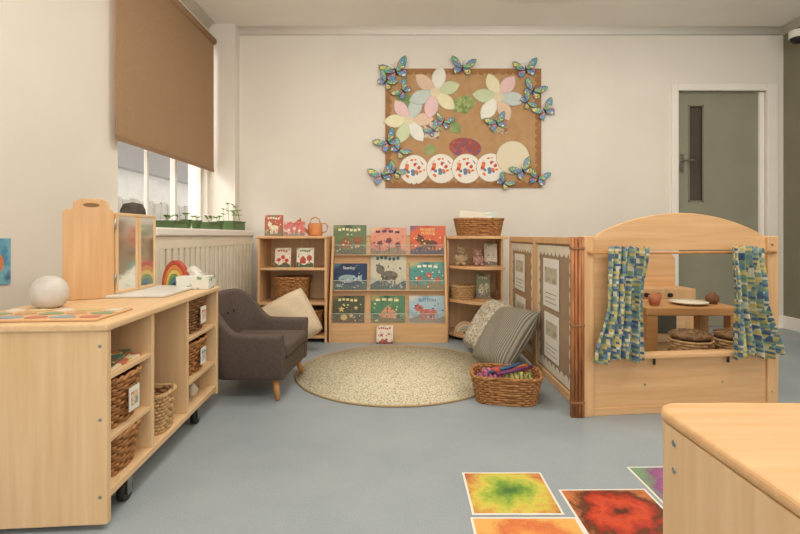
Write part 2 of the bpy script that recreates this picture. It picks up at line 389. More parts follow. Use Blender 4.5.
# rainbow
rbw=T('rainbow_stacker','wooden rainbow arch stacking toy','toy',(-1.062,2.135,zt),(0,0,R(-6)))
for i,cl in enumerate([(190,84,64),(220,140,76),(228,196,104),(120,158,110),(96,134,154)]):
    ro=.062-i*.0105; ri=ro-.0098
    pts=[(ro*math.cos(math.pi*k/16),ro*2.0*math.sin(math.pi*k/16)) for k in range(17)]+[(ri*math.cos(math.pi*k/16),ri*2.0*math.sin(math.pi*k/16)) for k in range(16,-1,-1)]
    B().prism(pts,1,-.016,.016).obj('rainbow_arch',M('arch%d'%i,cl),rbw,bevel=.0015)
tb=T('tissue_box','white tissue box with green leaf print and tissue sticking out','tissue box',(-.945,2.08,zt),(0,0,th))
B().box(-.07,.07,-.045,.045,0.0,.056).obj('carton',blend('leaf_print',[(.38,(140,162,130)),(.43,(230,228,216))],34,detail=1),tb,bevel=.002)
B().quadgrid(lambda a,b_:(-.035+.07*a+.008*math.sin(b_*7),.006*math.sin(a*9+b_*3),.056+b_*(.035+.012*math.sin(a*6))),10,6).obj('tissue',m_white,tb)
# ---------------------------------------------------------------- foreground cabinet right
fc=T('low_cabinet','pale birch low cabinet with rounded top edges','cabinet',(.445,.0,0))
def pl(x0,x1,y0,y1,r):
    return [(x0,y0),(x1,y0),(x1,y1)]+[(x0+r-r*math.sin(math.pi/2*i/8),y1-r+r*math.cos(math.pi/2*i/8)) for i in range(9)]
B().prism(pl(0,.5,-.02,.835,.045),2,.478,.50).obj('top_board',wx,fc,bevel=.010,seg=4)
B().prism(pl(.003,.5,-.01,.831,.043),2,0,.478).obj('cabinet_body',wlz,fc,bevel=.002)
for z in (.455,.41): B().cyl((.001,.765,z),(.0045,.765,z),.005,seg=12).obj('screw_head',m_metal,fc)
# ---------------------------------------------------------------- armchair
ch=T('childs_armchair','small dark brown grey fabric tub armchair with tapered wood legs','armchair',(-.79,2.46,0),(0,0,R(-2)))
m_fab=M('charcoal_fabric',(99,85,77),(91,78,71),.95,60,bump=.06)
hw,dx=.245,.21
def path(t):
    r=.15; L1=2*dx-r; L2=math.pi/2*r; L3=2*hw-2*r; tot=2*L1+2*L2+L3; s=t*tot
    if s<L1: return (dx-s,-hw),(0,-1)
    s-=L1
    if s<L2:
        a=s/r; return (-dx+r-r*math.sin(a),-hw+r-r*math.cos(a)),(-math.sin(a),-math.cos(a))
    s-=L2
    if s<L3: return (-dx,-hw+r+s),(-1,0)
    s-=L3
    if s<L2:
        a=s/r; return (-dx+r-r*math.cos(a),hw-r+r*math.sin(a)),(-math.cos(a),math.sin(a))
    s-=L2
    return (-dx+r+s,hw),(0,1)
def htop(x,y):
    f=max(0,min(1,(-x-.0)/.19)); f=f*f*(3-2*f); return .325+.03*max(0,-x+.1)+.165*f
bb=B(); N=64; rings=[]
for i in range(N+1):
    (x,y),(nx,ny)=path(i/N); h=htop(x,y); tk=.055
    fl=.03*(h-.1)/.3
    sec=[(-.014,.10),(-.002,.12),(fl*.4,.2),(fl,h-.025),(fl-.004,h-.008),(fl-.018,h),(fl-tk+.018,h-.001),(fl-tk+.004,h-.010),(fl-tk,h-.028),(-tk,.22),(-tk,.10)]
    rings.append([bb.bm.verts.new((x+nx*a,y+ny*a,z)) for a,z in sec])
for a,b_ in zip(rings,rings[1:]):
    for k in range(11):
        l=(k+1)%11; f=bb.bm.faces.new((a[k],a[l],b_[l],b_[k])); f.smooth=True
bb.bm.faces.new(rings[0]); bb.bm.faces.new(rings[-1][::-1])
bb.obj('upholstered_shell',m_fab,ch,bevel=.005)
B().box(-dx+.05,dx-.003,-hw+.05,hw-.05,.10,.195).obj('seat_base',m_fab,ch,bevel=.012)
B().box(-dx+.055,dx+.015,-hw+.058,hw-.058,.195,.265).obj('seat_cushion',m_fab,ch,bevel=.024,seg=4)
for yy in (-.08,0,.08):
    B().sph((-dx+.052,yy,.39),(.006,.010,.010),12,8).obj('button',M('button%d'%int(yy*100+20),(72,60,55)),ch)
for sx in (-1,1):
    for sy in (-1,1):
        B().cyl((sx*(dx-.05),sy*(hw-.05),.11),(sx*(dx-.03),sy*(hw-.025),0),.018,.010).obj('leg',honey,ch)
# ---------------------------------------------------------------- rug
m,nt,b=base('speckled_rug',.95); v=coords(nt)
vo=nt.nodes.new('ShaderNodeTexVoronoi'); vo.inputs['Scale'].default_value=92; nt.links.new(v,vo.inputs['Vector'])
n1=nt.nodes.new('ShaderNodeTexNoise'); n1.inputs['Scale'].default_value=110; n1.inputs['Detail'].default_value=1; nt.links.new(v,n1.inputs['Vector'])
mu=nt.nodes.new('ShaderNodeMath'); mu.operation='MULTIPLY'; nt.links.new(vo.outputs['Distance'],mu.inputs[0]); nt.links.new(n1.outputs['Fac'],mu.inputs[1])
nt.links.new(ramp(nt,mu.outputs[0],[(.10,(140,130,102)),(.17,(192,181,148)),(.26,(218,208,180))]),b.inputs['Base Color'])
rg=T('round_rug','thin round cream rug with small olive fleck pattern','rug',(-.04,2.74,0))
B().lathe([(0,.001),(.592,.001),(.592,.006),(0,.006)],seg=96).obj('rug_pile',m,rg)
B().tube([(.594*math.cos(2*math.pi*i/96),.594*math.sin(2*math.pi*i/96),.005) for i in range(96)],.005,8,True).obj('bound_edge',M('rug_binding',(180,154,110)),rg)
# ---------------------------------------------------------------- cushions
def cushion(w,h,t,mat,label,loc,rot,spin=0):
    e=T('cushion',label,'cushion',loc,rot)
    up=(abs(math.cos(spin))+abs(math.sin(spin))-1)*h/2
    cs,sn=math.cos(spin),math.sin(spin)
    def tr(x,y,z):
        z-=h/2; return (x*cs-z*sn,y,x*sn+z*cs+h/2+up*.93)
    def side(sg):
        def f(a,b_):
            x,y=2*a-1,2*b_-1
            k=max(0,(1-x**4))**.5*max(0,(1-y**4))**.5
            pin=1-.07*(abs(x)**2)*(1-abs(y)**2); pin2=1-.07*(abs(y)**2)*(1-abs(x)**2)
            wr=.004*math.sin(7*x+4*y)*k
            cr=1-.04*(abs(x*y))**3
            return tr(x*w/2*pin2*cr,sg*(t/2*k+wr),y*h/2*pin*cr+h/2)
        return f
    bb=B(); bb.quadgrid(side(1),26,26); bb.quadgrid(side(-1),26,26)
    bmesh.ops.remove_doubles(bb.bm,verts=bb.bm.verts[:],dist=.0012)
    bb.obj('cushion_cover',mat,e)
    pts=[]
    for q in range(4):
        for i in range(12):
            s_=i/12*2-1
            x,y=[(s_,-1),(1,s_),(-s_,1),(-1,-s_)][q]; cr=1-.04*(abs(x*y))**3
            pts.append(tr(x*w/2*(1-.07*y*y*(1-x*x))*cr,0,y*h/2*(1-.07*x*x*(1-y*y))*cr+h/2))
    B().tube(pts,.004,6,True).obj('piping',mat,e)
    return e
def stripes(nm,c1,c2,sc,ax,dist=0,lo=.3,hi=.6,bump=0):
    m,nt,b=base(nm,.95); wv=nt.nodes.new('ShaderNodeTexWave'); wv.inputs['Scale'].default_value=sc; wv.bands_direction=ax
    wv.inputs['Distortion'].default_value=dist; wv.inputs['Detail Scale'].default_value=8; nt.links.new(coords(nt),wv.inputs['Vector'])
    nt.links.new(ramp(nt,wv.outputs['Fac'],[(lo,c1),(hi,c2)]),b.inputs['Base Color'])
    if bump:
        bp=nt.nodes.new('ShaderNodeBump'); bp.inputs['Strength'].default_value=bump; bp.inputs['Distance'].default_value=.004; nt.links.new(wv.outputs['Fac'],bp.inputs['Height']); nt.links.new(bp.outputs['Normal'],b.inputs['Normal'])
    return m
m_c1=M('cream_linen',(220,200,172),(213,193,164),.95,70,bump=.08)
m_c2=stripes('grey_striped_knit',(116,110,97),(164,157,141),22,'X',.8,.25,.65,.3)
m_c3=patches('patterned_cover',[(206,196,176),(168,158,138),(218,209,190),(186,176,156)],80,(1,.2,1),.5,'CHEBYCHEV',.95)
cushion(.34,.34,.12,m_c1,'smooth cream cushion standing on its point by the shelf',(-.785,3.11,.004),(R(-17),0,R(8)),R(28))
cushion(.36,.37,.12,m_c3,'pale patterned cushion leaning on the low fence',(.455,3.09,.045),(R(-36),R(3),R(-74)))
cushion(.38,.39,.14,m_c2,'grey striped knitted cushion leaning against the fence panel',(.475,2.66,.055),(R(-38),R(-3),R(-70)))
# ---------------------------------------------------------------- books
cid=[0]
def cm(c,nm='ink'):
    cid[0]+=1; return M('%s_%d'%(nm,cid[0]),c,rough=.4)
def cov(c1,c2,c3,sc=9):
    cid[0]+=1
    return blend('cover_art_%d'%cid[0],[(.36,c1),(.46,c2),(.56,c2),(.66,c3)],sc,.35,3,.4,st=(1,.1,1))
def star(cx,cz,r,n=5,k=.45):
    return [(cx+(r if i%2==0 else r*k)*math.sin(math.pi*i/n),cz+(r if i%2==0 else r*k)*math.cos(math.pi*i/n)) for i in range(2*n)]
def book(w,h,t,c1,c2,c3,label,loc,lean=-14,rz=0,title=None,tcol=(245,240,225),strip=(240,230,200),group=None,sc=6,kind=None):
    e=T('picture_book',label,'book',loc,(R(lean),0,rz),group); m=cov(c1,c2,c3,sc/max(.4,h*4))
    B().box(-w/2,w/2,0,.002,0,h).box(-w/2,w/2,t-.002,t,0,h).box(-w/2,-w/2+.002,0,t,0,h).obj('book_cover',m,e)
    B().box(-w/2+.002,w/2-.004,.002,t-.002,.003,h-.003).obj('pages',m_paper,e)
    kind=random.randrange(6) if kind is None else kind
    hill=[(-w*.49,.002),(w*.49,.002)]+[(w*.49-w*.98*i/12,h*(.20+.07*math.sin(i*.7+kind))) for i in range(13)]
    B().prism(hill,1,-.0005,0).obj('cover_ground',cm(tuple(int(v_*.65) for v_ in c3)),e)
    a=B(); q=-.0011; p=-.0005
    if kind==0:
        a.prism([(-w*.3,h*.2),(w*.05,h*.2),(w*.05,h*.44),(-w*.125,h*.6),(-w*.3,h*.44)],1,q,p).prism(ell(w*.15,h*.15,14,w*.25,h*.48),1,q,p).prism([(w*.22,h*.2),(w*.28,h*.2),(w*.28,h*.36),(w*.22,h*.36)],1,q,p)
    elif kind==1:
        a.prism(ell(w*.26,h*.15,18,-w*.03,h*.42),1,q,p).prism([(w*.19,h*.42),(w*.36,h*.58),(w*.36,h*.28)],1,q,p).prism(ell(w*.08,h*.05,12,-w*.28,h*.16),1,q,p)
    elif kind==2:
        a.prism(ell(w*.24,h*.13,18,0.03*w,h*.38),1,q,p).prism(ell(w*.12,h*.12,14,-w*.22,h*.54),1,q,p)
        for xx in (-.14,-.05,.09,.18): a.prism([(w*xx-w*.03,h*.10),(w*xx+w*.03,h*.10),(w*xx+w*.03,h*.36),(w*xx-w*.03,h*.36)],1,q,p)
        a.prism([(-w*.31,h*.62),(-w*.26,h*.73),(-w*.21,h*.64)],1,q,p)
    elif kind==3:
        a.prism(star(-w*.2,h*.5,h*.13),1,q,p).prism(star(w*.24,h*.55,h*.09),1,q,p).prism(star(w*.1,h*.26,h*.1),1,q,p).prism(ell(w*.11,h*.11,14,-w*.12,h*.2),1,q,p)
    elif kind==4:
        a.prism([(-w*.3,h*.34),(w*.3,h*.34),(w*.2,h*.18),(-w*.2,h*.18)],1,q,p).prism([(-w*.01,h*.36),(w*.25,h*.38),(-w*.01,h*.66)],1,q,p).prism([(-w*.04,h*.36),(-w*.2,h*.38),(-w*.04,h*.6)],1,q,p)
    else:
        for xx,zz in ((-.24,.4),(.02,.52),(.26,.36)):
            a.prism(star(w*xx,h*zz,h*.13,8,.6),1,q,p).prism([(w*xx-w*.012,h*.08),(w*xx+w*.012,h*.08),(w*xx+w*.012,h*zz-h*.08),(w*xx-w*.012,h*zz-h*.08)],1,q,p)
    a.obj('cover_picture',cm(strip),e)
    for cc2 in (c1,tcol):
        a=B()
        for _ in range(12):
            cx,cz=w*random.uniform(-.42,.42),h*random.uniform(.06,.70)
            if random.random()<.5: a.prism(ell(w*random.uniform(.015,.04),h*random.uniform(.015,.035),8,cx,cz),1,-.0018,-.0011)
            else: a.prism(star(cx,cz,h*random.uniform(.02,.04),random.choice((3,4,5)),.5),1,-.0018,-.0011)
        a.obj('cover_pattern',cm(cc2),e)
    if title: text(e,title,h*.16 if '\n' not in title else h*.13,(0,-.0012,h*.78 if '\n' not in title else h*.82),cm(tcol))
    else:
        ww=random.uniform(.26,.4); a=B(); n_=random.choice((4,5,6))
        for i in range(n_):
            x0=-w*ww+2*w*ww*i/n_; hz=h*.80+h*.02*math.sin(i*1.3)
            a.prism(rrect(x0,x0+2*w*ww/n_*.72,hz,hz+h*.09,h*.02,3),1,-.0006,0)
        a.obj('title_shapes',cm(tcol),e)
    return e
# ---------------------------------------------------------------- book display (flat sloping rack)
bd=T('book_display','upright birch book display rack with slim clear front rails','book display',(-.125,3.44,0))
hw=.445; SL=.20
def by(z): return .075+SL*(z-.14)
for x in (-hw,hw-.018): B().prism([(0,0),(0,.20),(by(.80)-.055,.80),(by(.80)+.03,.80),(by(.80)+.03,0)],0,x,x+.018).obj('side_panel',wz,bd,bevel=.003)
B().box(-hw+.018,hw-.018,.004,.018,.0,.14).obj('front_panel',wx,bd,bevel=.002)
B().prism([(by(.13),.13),(by(.795),.795),(by(.795)+.012,.795),(by(.13)+.012,.13)],0,-hw+.018,hw-.018).obj('back_board',wx,bd)
B().box(-hw,hw,by(.8)-.006,by(.8)+.032,.795,.808).obj('top_rail',wx,bd,bevel=.003)
m_acr=clear('acrylic',(225,225,215),.07); m_ae=M('acrylic_edge',(206,198,180),rough=.2)
ROWZ=(.14,.385,.655)
for z0 in ROWZ:
    yb=by(z0)
    B().box(-hw+.018,hw-.018,yb-.052,yb+.002,z0-.005,z0).obj('ledge',wx,bd)
    B().box(-hw+.018,hw-.018,yb-.055,yb-.052,z0-.006,z0+.075).obj('clear_rail',m_acr,bd)
    B().box(-hw+.018,hw-.018,yb-.0555,yb-.052,z0+.073,z0+.077).obj('rail_edge',m_ae,bd)
Gb='picture books on the display stand'
def db(px,row,w,h,c1,c2,c3,lab,title=None,tcol=(245,240,225),strip=(240,230,200),kind=None):
    z0=ROWZ[row]; book(w,h,.010,c1,c2,c3,lab,(px,3.44+by(z0)-.022,z0+.0005),-11.5,0,title,tcol,strip,Gb,kind=kind)
db(-.435,2,.26,.235,(64,86,66),(104,124,84),(150,150,100),'green picture book with woodland cover on the top ledge',None,(236,226,180),(150,96,60),0)
db(-.13,2,.28,.215,(190,96,84),(216,146,120),(222,192,152),'orange and pink picture book on the top ledge',None,(96,60,80),(110,60,60),5)
db(.18,2,.28,.23,(190,72,46),(210,96,56),(70,90,130),'orange red picture book with bright cover on the top ledge','MONKEY\nPUZZLE',(250,228,130),(110,62,36),2)
db(-.435,1,.28,.205,(26,36,60),(36,58,92),(96,130,140),'dark blue landscape picture book on the middle ledge','Stanley',(245,240,225),(150,176,180),1)
db(-.13,1,.28,.29,(166,176,156),(200,192,166),(96,136,136),'tall cream and teal picture book with figures on the middle ledge',None,(64,90,100),(120,110,96),2)
db(.18,1,.29,.215,(50,112,110),(80,146,136),(206,188,114),'teal green picture book with yellow details on the middle ledge',None,(240,235,210),(200,94,72),5)
db(-.435,0,.25,.205,(50,56,46),(80,84,60),(150,110,70),'dark olive picture book on the bottom ledge',None,(226,216,150),(216,190,120),3)
db(-.13,0,.26,.205,(46,90,72),(84,130,94),(190,172,112),'green picture book on the bottom ledge',None,(240,220,160),(216,150,114),4)
db(.17,0,.28,.205,(130,166,184),(166,190,200),(220,212,190),'blue and white picture book on the bottom ledge','BUTTON',(40,70,110),(200,110,90),2)
book(.125,.14,.012,(214,200,180),(230,216,196),(190,120,100),'small cream board book leaning against the display base',(-.15,3.385,.0),-14,0,None,(180,70,60),(190,80,70),kind=3)
# ---------------------------------------------------------------- left corner shelf
ls=T('corner_shelf','birch corner shelf with three open tiers','shelf',(-.845,3.44,0))
B().box(-.26,-.242,0,.30,0,.78).obj('side_panel',wz,ls,bevel=.003)
B().box(.242,.26,0,.30,0,.78).obj('side_panel',wz,ls,bevel=.003)
B().box(-.242,.242,.29,.30,0,.78).obj('back_panel',wlz,ls)
B().box(-.265,.262,-.006,.305,.78,.80).obj('top_board',wx,ls,bevel=.004)
for z in (.56,.30,.05): B().box(-.242,.242,.003,.29,z-.018,z).obj('shelf',wx,ls,bevel=.003)
book(.135,.16,.018,(120,140,96),(190,100,76),(226,206,170),'small green and red board book on the corner shelf top',(-1.00,3.50,.801),-6,R(5),None,kind=2)
book(.16,.11,.02,(230,210,196),(212,120,110),(236,220,204),'small pink and white board book on the shelf top',(-.84,3.47,.801),-8,R(-4),None,(190,80,80),(240,224,210),kind=5)
wc=T('watering_can','small orange metal watering can on the corner shelf','watering can',(-.695,3.56,.801),sc=(1.15,1.15,1.15))
m_or=M('orange_enamel',(216,142,90),(206,130,78),.35,6)
B().lathe([(0,0),(.045,0),(.048,.01),(.048,.075),(.042,.085),(.038,.085),(.04,.075),(.04,.006),(0,.006)]).obj('can_body',m_or,wc)
B().tube([(-.045,0,.02),(-.075,0,.055),(-.10,0,.095)],[.010,.007,.006],8).cyl((-.10,0,.095),(-.112,0,.108),.008,.02).obj('spout',m_or,wc)
B().tube([(.046,0,.02),(.075,0,.03),(.085,0,.06),(.07,0,.085),(.044,0,.082)],.004,8).tube([(-.035,0,.085),(-.025,0,.115),(0,0,.125),(.025,0,.115),(.035,0,.085)],.004,8).obj('handle',m_or,wc)
book(.12,.15,.012,(226,206,186),(236,220,200),(130,156,116),'small board book with red fruit cover on upper tier',(-.93,3.49,.561),-8,0,None,(190,80,70),(196,70,60),kind=5)
book(.13,.15,.012,(232,224,206),(236,228,210),(130,156,110),'small white board book with green picture on upper tier',(-.76,3.49,.561),-8,0,None,(106,130,86),(190,84,66),kind=0)
basket(.27,.24,.18,m_wick,'brown wicker basket on the middle tier of the corner shelf',(-.87,3.575,.301),0,rows=12)
basket(.29,.24,.18,m_wick,'brown wicker basket on the bottom tier of the corner shelf',(-.77,3.575,.051),0,rows=12)
# ---------------------------------------------------------------- right corner shelf (curved)
rs=T('curved_corner_shelf','birch corner shelf unit with rounded shelf fronts','shelf',(.325,3.36,0))
def sp(ins=0,dp=0): return [(ins,.42),(ins,.22+dp)]+[(ins+(.435-2*ins)*i/16,.22+dp-.19*math.sin(math.pi/2*(i/16))**.8-.05*math.sin(math.pi*i/16)) for i in range(1,17)]+[(.435-ins,.42)]
for z in (.80,.57,.31,.05): B().prism(sp(0 if z==.8 else .019,0 if z==.8 else .004),2,z-.022,z).obj('shelf' if z<.8 else 'top_board',wx,rs,bevel=.004)
B().box(0,.018,.24,.42,0,.778).obj('side_panel',wz,rs,bevel=.003)
B().box(.417,.435,.20,.42,0,.778).obj('side_panel',wz,rs,bevel=.003)
B().box(.018,.417,.41,.42,0,.778).obj('back_panel',wlz,rs)
basket(.38,.20,.13,m_wick,'long brown wicker basket full of papers on the shelf top',(.575,3.60,.801),0,rows=9)
for i,(xx,rx_,ry_,hh) in enumerate(((.54,-12,4,.16),(.62,-20,-7,.15),(.68,-14,-14,.14))):
    tag(B().box(-.10,.10,-.001,.001,0,hh).obj('paper_sheet',[m_paper,m_white,cm((206,214,196))][i],loc=(xx-.02,3.585+.012*i,.838),rot=(R(rx_),R(ry_),0)),'cream paper sheet standing in the wicker basket','paper','papers in the basket')
def plush(loc,col,lab,s_=1,rz=0):
    e=T('soft_toy',lab,'soft toy',loc,(0,0,rz),sc=(s_,)*3); m=M('plush%d'%int(loc[0]*1000),col,tuple(int(v_*.86) for v_ in col),.95,60,bump=.4)
    b_=B().sph((0,0,.045),(.038,.032,.046)).sph((0,-.006,.105),(.032,.030,.030)).sph((0,-.034,.098),(.013,.012,.010))
    for sx in (-1,1): b_.sph((sx*.024,0,.133),(.012,.008,.013),12,8).sph((sx*.036,-.012,.055),(.013,.015,.028),12,8).sph((sx*.024,-.036,.014),(.016,.028,.014),12,8)
    b_.obj('plush_body',m,e)
    for sx in (-1,1): B().sph((sx*.012,-.034,.112),(.003,.003,.003),8,6).obj('eye',m_black,e)
    B().sph((0,-.046,.101),(.004,.003,.003),8,6).obj('nose',m_black,e)
plush((.44,3.60,.571),(196,170,136),'small tan plush bear sitting on the upper curved shelf',1.05,R(-10))
book(.10,.17,.012,(150,164,150),(220,210,190),(196,180,146),'pale board book standing on the upper curved shelf',(.67,3.60,.571),-6,R(-8),None)
plush((.565,3.56,.571),(206,160,150),'small pink plush bear sitting on the upper curved shelf',.9,R(8))
basket(.20,.19,.10,m_wick3,'shallow round pale basket on the middle curved shelf',(.455,3.62,.311),0,rnd=1,rows=7)
book(.11,.19,.012,(90,114,90),(156,168,130),(226,216,196),'green board book standing on the middle curved shelf',(.615,3.62,.311),-6,R(-4),None)
def cone(loc,lab,r=.03):
    bb=B(); bb.lathe([(0,0),(r*.7,.006),(r,.02),(r*.85,.045),(r*.4,.07),(0,.076)],seg=16)
    for k in range(5):
        for j in range(9):
            a=2*math.pi*(j+.5*(k%2))/9; rr=r*[.85,1.05,1.0,.8,.5][k]; z=.008+.014*k
            bb.sph((rr*math.cos(a),rr*math.sin(a),z),(.006,.006,.003),6,4)
    tag(bb.obj('pine_cone',M('cone%d'%int(loc[0]*1000),(128,92,62),(98,68,44)),loc=loc),lab,'pine cone')
cone((.70,3.53,.311),'brown pine cone standing on the middle curved shelf')
bl=T('rainbow_stacker','pale pastel wooden rainbow arch on the lowest curved shelf','toy',(.47,3.56,.051),(0,0,R(-12)))
for i,cl in enumerate([(226,190,150),(236,214,180),(180,200,180),(228,170,140)]):
    ro=.09-i*.019; ri=ro-.017
    pts=[(ro*math.cos(math.pi*k/16),ro*math.sin(math.pi*k/16)) for k in range(17)]+[(ri*math.cos(math.pi*k/16),ri*math.sin(math.pi*k/16)) for k in range(16,-1,-1)]
    B().prism(pts,1,-.02,.02).obj('rainbow_arch',M('parch%d'%i,cl),bl,bevel=.002)
for i,(x,y,cl) in enumerate(((.605,3.52,(130,160,150)),(.66,3.58,(206,156,122)),(.70,3.50,(226,214,190)))):
    tag(B().lathe([(0,0),(.022,0),(.03,.03),(.024,.06),(.012,.085),(0,.09)],seg=18).obj('toy_figure',M('peg%d'%i,cl),loc=(x,y,.051)),'rounded wooden peg toy on the lowest curved shelf','toy','peg toys on the curved shelf')
# ---------------------------------------------------------------- fence panels
def scal(w,h,mg,n,mat,parent,x0,z0,y=-.0015,name='scalloped_border'):
    bb=B()
    def strip(f,cnt,yy):
        K=cnt*8; prev=None
        for i in range(K+1):
            s_=i/K; o=mg*.6+mg*.4*abs(math.sin(math.pi*cnt*s_))**.6
            a,b_=f(s_,0),f(s_,o)
            v=[bb.bm.verts.new((a[0],yy,a[1])),bb.bm.verts.new((b_[0],yy,b_[1]))]
            if prev: bb.bm.faces.new((prev[0],v[0],v[1],prev[1]))
            prev=v
    nv=max(3,int(n*h/w))
    strip(lambda s_,o:(x0+s_*w,z0+o),n,y); strip(lambda s_,o:(x0+s_*w,z0+h-o),n,y)
    strip(lambda s_,o:(x0+o,z0+s_*h),nv,y-.0007); strip(lambda s_,o:(x0+w-o,z0+s_*h),nv,y-.0007)
    return bb.obj(name,mat,parent)
FX=.775
def fence(yc,L,label,boardmat):
    e=T('fence_panel',label,'fence panel',(FX,yc,0),(0,0,R(-90)))
    h=L/2; f=.03
    B().box(-h,-h+f,-.015,.015,0,.795).box(h-f,h,-.015,.015,0,.795).box(-h+f,h-f,-.015,.015,.76,.795).box(-h+f,h-f,-.015,.015,.03,.07).obj('wooden_frame',wz,e,bevel=.003)
    B().box(-h+f,h-f,-.004,.008,.07,.76).obj('pin_board',boardmat,e)
    scal(L-2*f-.012,.67,.055,9,M('cream_border_%d'%int(yc*10),(230,221,200)),e,-h+f+.006,.08,-.0055)
    return e
fence(3.035,.64,'birch fence panel with kraft board and cream scalloped border',M('board_tan',(176,142,106)))
fence(2.385,.64,'birch fence panel with brown board and cream scalloped border',M('board_grey',(168,143,117),(158,133,107)))
def poster(yc,z0,w,h,lab,nl):
    e=T('poster',lab,'poster',(FX-.0080,yc,z0),(0,0,R(-90)))
    B().box(-w/2,w/2,-.001,.001,0,h).obj('paper',m_white,e)
    B().box(-w*.38,w*.38,-.0018,-.001,h*.5,h*.82).obj('printed_picture',blend('post%d'%int(yc*100+z0*10),[(.35,(150,160,146)),(.5,(206,198,176)),(.65,(176,150,130))],18),e)
    for i in range(nl): B().box(-w*.36,w*(.36-.1*(i%2)),-.0018,-.001,h*(.1+.09*i),h*(.118+.09*i)).obj('printed_line',M('ink%d%d'%(i,int(yc*100)),(170,162,154)),e)
poster(3.08,.44,.26,.24,'white printed notice pinned on the tan board',3)
poster(3.06,.18,.26,.22,'white printed sheet pinned low on the tan board',3)
poster(2.42,.42,.26,.26,'white printed notice with picture on the brown board',3)
poster(2.41,.15,.24,.24,'white printed sheet pinned low on the brown board',3)
# cane bundle
cb=T('cane_bundle','bundle of brown bamboo canes tied upright as a post','cane post',(.762,2.035,0))
m_cane=M('brown_cane',(186,124,78),(146,90,54),.5,8,(8,8,1))
for i in range(4):
    for j in range(2):
        x=-.022+i*.0145; y=-.008+j*.015
        B().cyl((x,y,0),(x+random.uniform(-.002,.002),y,.795),.0072,.0068,10).obj('cane',m_cane,cb)
for z in (.06,.40,.74):
    B().box(-.031,.029,-.018,.017,z,z+.012).obj('tie',M('tie%d'%int(z*100),(150,104,70)),cb,bevel=.003)
# ---------------------------------------------------------------- toy basket on floor
basket(.34,.25,.13,m_wick,'low brown wicker basket of musical toys beside the rug',(.495,2.265,0),R(-10),rows=11,taper=.84)
GT='toys in the floor basket'
def maraca(col,c2,loc,rot,lab):
    e=T('maraca',lab,'toy instrument',loc,rot,GT)
    B().sph((0,0,.10),(.020,.020,.030)).obj('shaker_head',cm(col),e)
    B().cyl((0,0,0),(0,0,.07),.007,.010).obj('handle',cm(c2),e)
maraca((196,84,66),(220,180,120),(.54,2.32,.10),(R(70),0,R(-60)),'red maraca lying in the wicker basket')
def stick(col,loc,rot,L_,lab): tag(B().cyl((0,0,0),(0,0,L_),.009,.009,12).obj('rhythm_stick',cm(col),loc=loc,rot=rot),lab,'toy instrument',GT)
stick((124,60,112),(.44,2.21,.135),(R(84),0,R(108)),.20,'purple rhythm stick resting across the basket')
stick((200,116,64),(.42,2.30,.13),(R(80),0,R(78)),.19,'orange rhythm stick resting in the basket')
stick((70,100,140),(.41,2.26,.128),(R(76),0,R(95)),.17,'blue rhythm stick lying in the basket')
def scarf(loc,c1,c2,lab,sd,r=.080):
    rnd=random.Random(sd); ph_=[rnd.uniform(0,6) for _ in range(4)]
    def f(a,b_):
        x,y=(a-.5)*2,(b_-.5)*2; q=math.sqrt(x*x+y*y)/1.42
        return (x*r*(1-.2*q)+.01*math.sin(y*6+ph_[0]),y*r*.75*(1-.2*q)+.01*math.sin(x*7+ph_[1]),.045*(1-q*q)+.013*math.sin(x*9+ph_[2])+.013*math.sin(y*10+x*4+ph_[3]))
    tag(B().quadgrid(f,26,26).obj('play_scarf',stripes('scarf%d'%sd,c1,c2,14,'X',3),loc=loc,solid=.002),lab,'play scarf',GT)
scarf((.43,2.28,.080),(136,72,112),(190,120,136),'crumpled pink and purple play scarf in the basket',1)
scarf((.55,2.25,.082),(90,124,90),(204,180,100),'crumpled green and yellow play scarf in the basket',2)
scarf((.50,2.31,.076),(70,96,130),(196,106,72),'crumpled blue and orange play scarf in the basket',3,.07)
# ---------------------------------------------------------------- playhouse front
ph=T('playhouse_panel','birch playhouse front with arched top and window opening','playhouse panel',(.782,2.05,0),(0,0,R(6.2)))
Wp=.955
def arch(x):
    t=(x-.055)/(Wp-.11); return .79+.115*math.sin(math.pi*max(0,min(1,t)))**.75
xa,xb,za,zb=.14,.80,.275,.735
xs=sorted(set([.055+(Wp-.11)*i/36 for i in range(37)]+[xa,xb]))
bb=B(); cols=[]
for x in xs: cols.append([bb.bm.verts.new((x,0,z)) for z in (.03,za,zb,arch(x))])
for i in range(len(xs)-1):
    for k in range(3):
        if k==1 and xs[i]>=xa-1e-6 and xs[i+1]<=xb+1e-6: continue
        bb.bm.faces.new((cols[i][k],cols[i+1][k],cols[i+1][k+1],cols[i][k+1]))
bb.obj('arched_front_board',wx,ph,solid=.018,bevel=.003)
for x in (0,Wp-.055): B().box(x,x+.055,-.02,.02,0,.80).obj('post',wz,ph,bevel=.004)
B().box(.055,Wp-.055,-.015,.015,0,.035).obj('bottom_rail',wx,ph,bevel=.003)
B().box(xa-.03,xb+.03,-.045,.012,za-.02,za).obj('window_sill',wx,ph,bevel=.004)
B().cyl((.02,-.03,.725),(.93,-.03,.725),.006).obj('curtain_rod',honey,ph)
for (x,z) in ((.30,.13),(.68,.13),(.92,.76),(.92,.08)): B().cyl((x,-.0215 if x>.9 else -.0105,z),(x,-.018 if x>.9 else -.008,z),.005,seg=10).obj('screw_head',m_metal,ph)
for x in (.33,.69): B().cyl((x,-.03,za-.02),(x,-.03,za-.05),.006,seg=8).obj('peg',M('peg_dark%d'%int(x*100),(60,50,40)),ph)
m_cur=patches('patchwork_curtain',[(84,110,136),(200,186,124),(124,150,126),(208,200,174),(108,138,156),(190,172,108),(136,156,132),(76,98,126)],92,(1,0,1),0.05,'CHEBYCHEV',.9)
